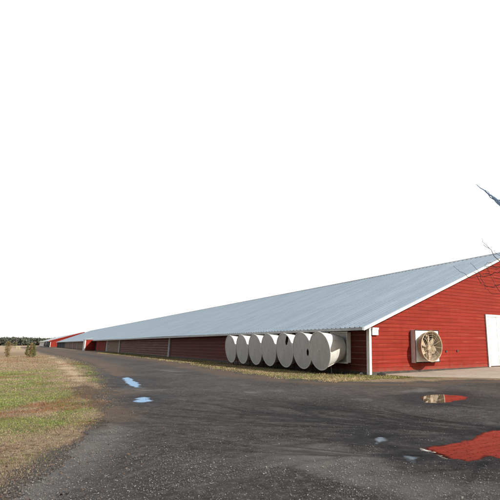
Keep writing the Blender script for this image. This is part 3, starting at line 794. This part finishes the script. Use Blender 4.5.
hb = MB(); hb.lathe([(0.001, .34), (.11, .34), (.13, .30), (.13, .16), (.11, .12), (.001, .12)], 20); o = hb.build('hub', TANM, t, smooth=True); yl(o)
mo = MB(); mo.box(-.42, -.30, -.045, .045, -.66, .66); mo.lathe([(.001, .47), (.13, .47), (.14, .44), (.14, .16), (.12, .1), (.001, .1)], 20)
o = mo.build('motor', TANM, t); yl(o); o.rotation_euler[1] = 0
o.location = (-.2, D1 + .14, gzc - .12)

# ------------------------------------------------------------------ bits at the barn corner
def blob(name, p, s, mat, label, cat):
    import bmesh
    bm = bmesh.new(); bmesh.ops.create_icosphere(bm, subdivisions=2, radius=1)
    for v in bm.verts:
        k = .8 + .45 * random.random(); v.co = Vector((v.co.x * s[0] * k, v.co.y * s[1] * k, v.co.z * s[2] * k))
    me = bpy.data.meshes.new(name); bm.to_mesh(me); bm.free(); me.materials.append(mat)
    o = bpy.data.objects.new(name, me); COL.objects.link(o); o.location = p; return tag(o, label, cat)
p = gp(362.5, 374.8); blob('rock', (p.x, p.y, .05), (.2, .13, .09), ROCKM, 'pale rock in the grass left of the white corner board', 'rock')
p = gp(381.5, 375.8); blob('rock', (p.x, p.y, .06), (.26, .12, .11), DARKM, 'dark lump on the ground right of the white corner board', 'rock')

# ------------------------------------------------------------------ far barn
B2 = gp(50.5, 348.5); s_ = 1
d = ray(50.5, 345); BX, BY = 258 * d.x / d.y, 258.0
far = empty('poultry_barn', (BX, BY, 0), 'distant red gabled barn with pale roof beyond the end of the long barn', 'barn')
H2, HF2, L2, SL2 = 3.3, 13.5, 150, .30
gable(BY, -1, far, BX, HF2, H2, SL2, RED)
m_ = MB()
m_.poly([(-.9, -.4, H2 - .2), (HF2, -.4, H2 + .2 + SL2 * HF2), (HF2, L2, H2 + .2 + SL2 * HF2), (-.9, L2, H2 - .2)])
m_.poly([(HF2, -.4, H2 + .2 + SL2 * HF2), (2 * HF2 + .9, -.4, H2 - .2), (2 * HF2 + .9, L2, H2 - .2), (HF2, L2, H2 + .2 + SL2 * HF2)])
r2 = m_.build('roof', ROOFP, far)
m_ = MB(); m_.prism([(-.9, H2 - .75), (HF2, H2 - .3 + SL2 * HF2), (HF2, H2 + .19 + SL2 * HF2), (-.9, H2 - .21)], 'y', -.45, -.36); m_.build('rake_board', RED, r2)
m_ = MB(); m_.box(-1.0, -.9, -.4, L2, H2 - .5, H2 - .2); m_.build('gutter', WHITE, r2)
m_ = MB(); m_.box(0, .2, 0, 66, .05, H2); m_.build('open_bay', BLACK, far)
m_ = MB(); m_.box(-.05, .2, 66, L2, .05, H2); m_.box(-.05, 2 * HF2, L2, L2 + .2, .05, H2); m_.box(2 * HF2, 2 * HF2 + .2, 0, L2, .05, H2); m_.build('side_wall', WHITE, far)
for y_ in (0.02, 30, 52):
    m_ = MB(); m_.box(-.2, -.003, y_, y_ + 2.2, .05, H2 - .05); m_.build('post', WHITE, far)
for k, (y_, lb) in enumerate(((14, 'nearer white round fan on the side of the distant red barn'), (40, 'farther white round fan on the side of the distant red barn'))):
    t = empty('exhaust_fan', (BX, BY + y_, 0), lb, 'fan', 'fans on the distant barn')
    c = MB(); c.lathe([(.7, 0), (1.15, 1.3), (1.1, 1.32), (.001, 1.34)], 24); o = c.build('cone', GLASSF, t, smooth=True); o.location = (-.05, 0, 1.5)
    c = MB(); c.box(-.3, -.05, -1, 1, .5, 2.5); c.build('housing', HOUS, t)

# ------------------------------------------------------------------ distant woods
def leafcloud(cs, rad, n, s, c0, c1, flat=.8):
    """n small quads in ellipsoid clumps; returns verts and tints"""
    cs = np.array(cs); rad = np.array(rad); k = rng.integers(0, len(cs), n)
    dv = rng.normal(size=(n, 3)); dv /= np.linalg.norm(dv, axis=1)[:, None]; q = rng.random(n) ** .4
    P = cs[k] + dv * rad[k] * q[:, None]
    a_ = rng.normal(size=(n, 3)); a_ /= np.linalg.norm(a_, axis=1)[:, None]
    b_ = np.cross(a_, rng.normal(size=(n, 3))); b_ /= np.linalg.norm(b_, axis=1)[:, None] + 1e-9
    sz = (s * rng.uniform(.6, 1.4, n))[:, None]
    V = np.stack([P - a_ * sz, P - b_ * sz * .6, P + a_ * sz, P + b_ * sz * .6], 1)
    u = rng.random((n, 1)); t_ = c0 + (c1 - c0) * u
    return V.reshape(-1, 3), np.repeat(t_, 4, 0)
Vs = []; Ts = []; Dn = 560
for row in range(3):
    for k in range(110):
        u = -130 + k * 2.5 + random.uniform(-1, 1)
        if u > 62: continue
        dd = ray(u, 344); dd.z = 0; dd.normalize(); D_ = Dn + row * 18 + random.uniform(-6, 6)
        c = dd * D_; hh = random.uniform(7.4, 8.4) * (1 + .05 * math.sin(u * .09 + row)); hw_ = random.uniform(4, 6.5)
        cs = [(c.x + random.uniform(-2, 2), c.y + random.uniform(-2, 2), hh * f_) for f_ in (.22, .45, .62, .78)]
        rd = [(hw_, hw_, hh * .25), (hw_, hw_, hh * .28), (hw_ * .85, hw_ * .85, hh * .25), (hw_ * .6, hw_ * .6, hh * .24)]
        tone = random.uniform(.88, 1.12); e = random.random() < .5
        c0 = np.array([.065, .075, .055] if e else [.10, .095, .08]) * tone; c1 = c0 * 1.6
        V, T = leafcloud(cs, rd, 260, .8, c0, c1); Vs.append(V); Ts.append(T)
V = np.concatenate(Vs); T = np.concatenate(Ts)
tag(npmesh('distant_woods', V, np.arange(len(V)).reshape(-1, 4), LEAF, T), 'low dark far-off belt of woods along the horizon at left', 'woods', kind='stuff')

# ------------------------------------------------------------------ young cedars and weeds on the field
def shrub(u, v, h, w, c0, c1, label, name='shrub', cat='shrub', n=900, cone=True, group=None):
    p = gp(u, v); t = empty(name, (p.x, p.y, 0), label, cat, group)
    m_ = MB(); m_.tube([(0, 0, -.05), (.03, .01, h * .4), (0, .03, h * .85)], [.05, .035, .012], 6); m_.build('stem', BARK, t)
    cs = []; rd = []
    for k in range(9):
        f_ = .12 + .8 * k / 8; ww = w * ((1 - f_) ** .6 * 1.0 if cone else (.5 + .5 * math.sin(math.pi * f_)))
        cs.append((random.uniform(-.3, .3) * ww, random.uniform(-.3, .3) * ww, h * f_)); rd.append((ww * random.uniform(.6, 1.05) + .04, ww * random.uniform(.6, 1.05) + .04, h * .09))
    V, T = leafcloud(cs, rd, n, .045, np.array(c0), np.array(c1))
    npmesh('foliage', V, np.arange(len(V)).reshape(-1, 4), LEAF, T, parent=t); return t
BR = ((.15, .11, .045), (.28, .2, .09)); GRN = ((.08, .09, .035), (.19, .17, .06))
G = 'young evergreens on the field'
shrub(6.5, 357.4, 1.85, .34, *BR, 'slender brownish young tree alone at the far left of the field', 'young_tree', 'tree', 1100, False)
shrub(26.5, 355.4, 1.4, .30, *GRN, 'left and narrower one of the cluster of upright bushes on the field', group=G, n=1000)
shrub(29.8, 356.8, 1.7, .38, *BR, 'middle tallest bush of the cluster of upright bushes on the field', group=G, n=1300)
shrub(32.8, 357.2, 1.55, .36, *GRN, 'right bush of the cluster of upright bushes on the field', group=G, n=1200)
shrub(5.5, 348.6, 2.3, 1.0, *GRN, 'small far bush behind the slender brownish young tree', group='small far bushes', n=700)
shrub(11.5, 348.2, 1.9, 1.1, *BR, 'small far brown bush right of the slender young tree', group='small far bushes', n=700)
shrub(15.0, 348.3, 2.6, .9, *GRN, 'small far upright bush left of the pale grass tuft', group='small far bushes', n=700)
shrub(18.0, 349.2, 1.0, 1.0, (.45, .40, .24), (.62, .56, .36), 'pale straw-coloured tuft on the field between far bush and bush cluster', 'grass_tuft', 'tuft', 600, False)

# ------------------------------------------------------------------ bare tree right of the view
fwd = M @ Vector((0, 0, -1)); fwd.z = 0; fwd.normalize(); rgt = Vector((fwd.y, -fwd.x, 0))
def cf(r_, f_, z): v = rgt * r_ + fwd * f_; return Vector((v.x, v.y, z))
TB = cf(7.9, 5.0, 0)
tree = empty('bare_tree', TB, 'leafless tree whose bare branches reach in at the right edge above the roof', 'tree')
def twig(mb, p, d, L, r, depth, jit=.25, up=.05, seg=5):
    n_ = 5; pts = [p]; rad = [r]; dd = d.copy()
    for k in range(n_):
        dd = (dd + Vector((random.gauss(0, jit), random.gauss(0, jit), random.gauss(0, jit) + up)) * .5).normalized()
        pts.append(pts[-1] + dd * L / n_); rad.append(max(.005, r * (1 - .6 * (k + 1) / n_)))
        if depth > 0 and k >= 0 and random.random() < .84:
            q = (dd + Vector((random.gauss(0, .42), random.gauss(0, .42), random.gauss(0, .36)))).normalized()
            twig(mb, pts[-1], q, L * random.uniform(.45, .75), rad[-1] * .74, depth - 1, jit, up, max(3, seg - 1))
    mb.tube(pts, rad, seg)
def path(mb, pts, r0, r1, side=0, L=.6, depth=1, seg=6, jit=.012):
    pts = [Vector(p) for p in pts]; P = []; K = len(pts) - 1
    for i in range(K):
        p0 = pts[max(i - 1, 0)]; p1 = pts[i]; p2 = pts[i + 1]; p3 = pts[min(i + 2, K)]
        for q in range(5):
            t_ = q / 5; P.append(.5 * ((2 * p1) + (p2 - p0) * t_ + (2 * p0 - 5 * p1 + 4 * p2 - p3) * t_ ** 2 + (3 * p1 - p0 - 3 * p2 + p3) * t_ ** 3))
    P.append(pts[-1]); n_ = len(P)
    P = [p + Vector((random.gauss(0, 1), random.gauss(0, 1), random.gauss(0, 1))) * jit for p in P]
    rad = [r0 + (r1 - r0) * (i / (n_ - 1)) ** .8 for i in range(n_)]
    mb.tube(P, rad, seg)
    for i in range(n_):
        if side and random.random() < side:
            d_ = (P[min(i + 1, n_ - 1)] - P[max(i - 1, 0)]).normalized()
            q = (d_ + Vector((random.gauss(0, .7), random.gauss(0, .7), random.gauss(0, .6)))).normalized()
            twig(mb, P[i], q, L * random.uniform(.6, 1.2), rad[i] * .55, depth)
m_ = MB()
m_.tube([(0, 0, -.1), (.02, 0, .25), (-.05, .05, 1.2), (-.02, .12, 2.4), (.08, .1, 3.8), (.05, .0, 5.4), (.1, .05, 7.0)], [.30, .22, .19, .165, .12, .08, .03], 14)
m_.build('trunk', BARK, tree, smooth=True)
random.seed(21)
for k in range(16):
    a_ = k * 2.4 + .4; z_ = 1.5 + k * .3; m_ = MB()
    out = Vector((math.cos(a_), math.sin(a_), .45 + .04 * k)).normalized(); L = 4.0 - .11 * k
    # keep limbs that head into the view shorter
    if out.dot(-rgt) > .3: L *= .8
    twig(m_, Vector((0, .08, z_)), out, L, .10 - .003 * k, 3, .13, .10, 7)
    m_.build('branch', BARK, tree, smooth=True)
def rel(p): return p - TB
# limb seen as the blue-grey branch against the sky
A0 = Vector((0, .1, 3.3))
m_ = MB()
pA = [A0, rel(cf(6.0, 6.0, 4.1)), rel(cf(4.5, 7.0, 4.35)), rel(at_dist(503, 206, 9.3)), rel(at_dist(496, 200, 9.4)), rel(at_dist(485, 191, 9.5)), rel(at_dist(475.5, 184, 9.6))]
path(m_, pA[:4], .085, .05, .0, 1)
m_.build('branch', BARK, tree, smooth=True)
m_ = MB(); path(m_, pA[3:], .036, .004, 0, .25, 0, 8, .009)
path(m_, [pA[3] + Vector((0, 0, -.06)), pA[4] + Vector((0, 0, -.035)), pA[5] + Vector((0, 0, .0))], .026, .004, 0, .25, 0, 6, .010)
path(m_, [pA[3] + Vector((0, 0, .05)), pA[4] + Vector((0, 0, .04)), pA[5] + Vector((0, 0, .03))], .02, .003, 0, .25, 0, 6, .010); 
m_.build('branch', BARKB, tree, smooth=True)['label'] = 'pale blue-grey end of a branch against the sky'
# fine dark twigs over the roof and gable
m_ = MB()
def W2(pts, dist): return [rel(at_dist(u, v, dist)) for u, v in pts]
path(m_, [Vector((0, .1, 2.9)), rel(cf(6.2, 6.5, 3.7)), rel(at_dist(512, 268, 9.6))], .06, .02, .15, .5, 1)
for pts, r0 in (([(512, 268), (497, 259), (489, 248), (481, 238.5)], .016), ([(512, 268), (500, 272), (484, 276.5), (468, 276), (460, 271), (453.5, 266)], .014),
                ([(512, 280), (500, 284), (490, 287), (482, 281), (477, 270), (470, 262)], .012), ([(512, 290), (500, 294.5), (490, 292), (481, 283)], .014),
                ([(512, 262), (503, 258), (494, 250)], .012), ([(505, 265), (497, 267), (490, 262), (484, 264)], .009), ([(508, 276), (498, 279), (489, 274), (480, 276)], .008),
                ([(512, 300), (503, 296), (493, 281), (487, 268)], .009)):
    path(m_, W2(pts, 9.6), r0 * .7, .003, .05, .25, 0, 4)
path(m_, W2([(512, 268), (516, 280), (514, 292), (514, 302)], 9.6), .02, .014, 0, .3, 0, 4)
m_.build('branch', BARK, tree)

# ------------------------------------------------------------------ light
SUN_AZ, SUN_EL = 155.0, 30.0
w = bpy.data.worlds.new('World'); S.world = w; w.use_nodes = True; nt = w.node_tree
bg = nt.nodes['Background']; sky = nt.nodes.new('ShaderNodeTexSky'); sky.sky_type = 'NISHITA'; sky.sun_disc = False
sky.sun_elevation = R(SUN_EL); sky.sun_rotation = R(SUN_AZ); sky.air_density = 1.0; sky.dust_density = 2.5; sky.ozone_density = 1.0
mx = nt.nodes.new('ShaderNodeMix'); mx.data_type = 'RGBA'; mx.blend_type = 'ADD'; mx.inputs[0].default_value = 1
nt.links.new(sky.outputs[0], mx.inputs[6])
# bright white haze low and ahead, clear deeper sky overhead and behind
tcw = nt.nodes.new('ShaderNodeTexCoord'); sx = nt.nodes.new('ShaderNodeSeparateXYZ'); nt.links.new(tcw.outputs['Generated'], sx.inputs[0])
dp = nt.nodes.new('ShaderNodeVectorMath'); dp.operation = 'DOT_PRODUCT'; nt.links.new(tcw.outputs['Generated'], dp.inputs[0]); dp.inputs[1].default_value = (.58, .81, 0)
def mr(src, a, b, c, d):
    k = nt.nodes.new('ShaderNodeMapRange'); k.interpolation_type = 'SMOOTHSTEP'
    for i_, v_ in enumerate((a, b, c, d)): k.inputs[i_ + 1].default_value = v_
    nt.links.new(src, k.inputs[0]); return k.outputs[0]
e1 = mr(sx.outputs[2], .80, .95, 1, .12); e2 = mr(dp.outputs['Value'], -.5, .05, .15, 1)
mm = nt.nodes.new('ShaderNodeMath'); mm.operation = 'MULTIPLY'; nt.links.new(e1, mm.inputs[0]); nt.links.new(e2, mm.inputs[1])
vs_ = nt.nodes.new('ShaderNodeVectorMath'); vs_.operation = 'SCALE'; vs_.inputs[0].default_value = (16.6, 16.2, 15.6); nt.links.new(mm.outputs[0], vs_.inputs['Scale'])
nt.links.new(vs_.outputs[0], mx.inputs[7])
nt.links.new(mx.outputs[2], bg.inputs[0]); bg.inputs[1].default_value = .06
sd = bpy.data.lights.new('sun', 'SUN'); sun = bpy.data.objects.new('sun', sd); COL.objects.link(sun)
sd.energy = 5.0; sd.angle = R(.5); sd.color = (1, .95, .87)
dv = Vector((math.sin(R(SUN_AZ)) * math.cos(R(SUN_EL)), math.cos(R(SUN_AZ)) * math.cos(R(SUN_EL)), math.sin(R(SUN_EL))))
sun.rotation_euler = dv.to_track_quat('Z', 'Y').to_euler(); sun.location = (0, -5, 30)
S.view_settings.view_transform = 'Standard'; S.view_settings.look = 'None'; S.view_settings.exposure = .2; S.view_settings.gamma = 1
S.view_settings.use_curve_mapping = False
S.cycles.max_bounces = 6
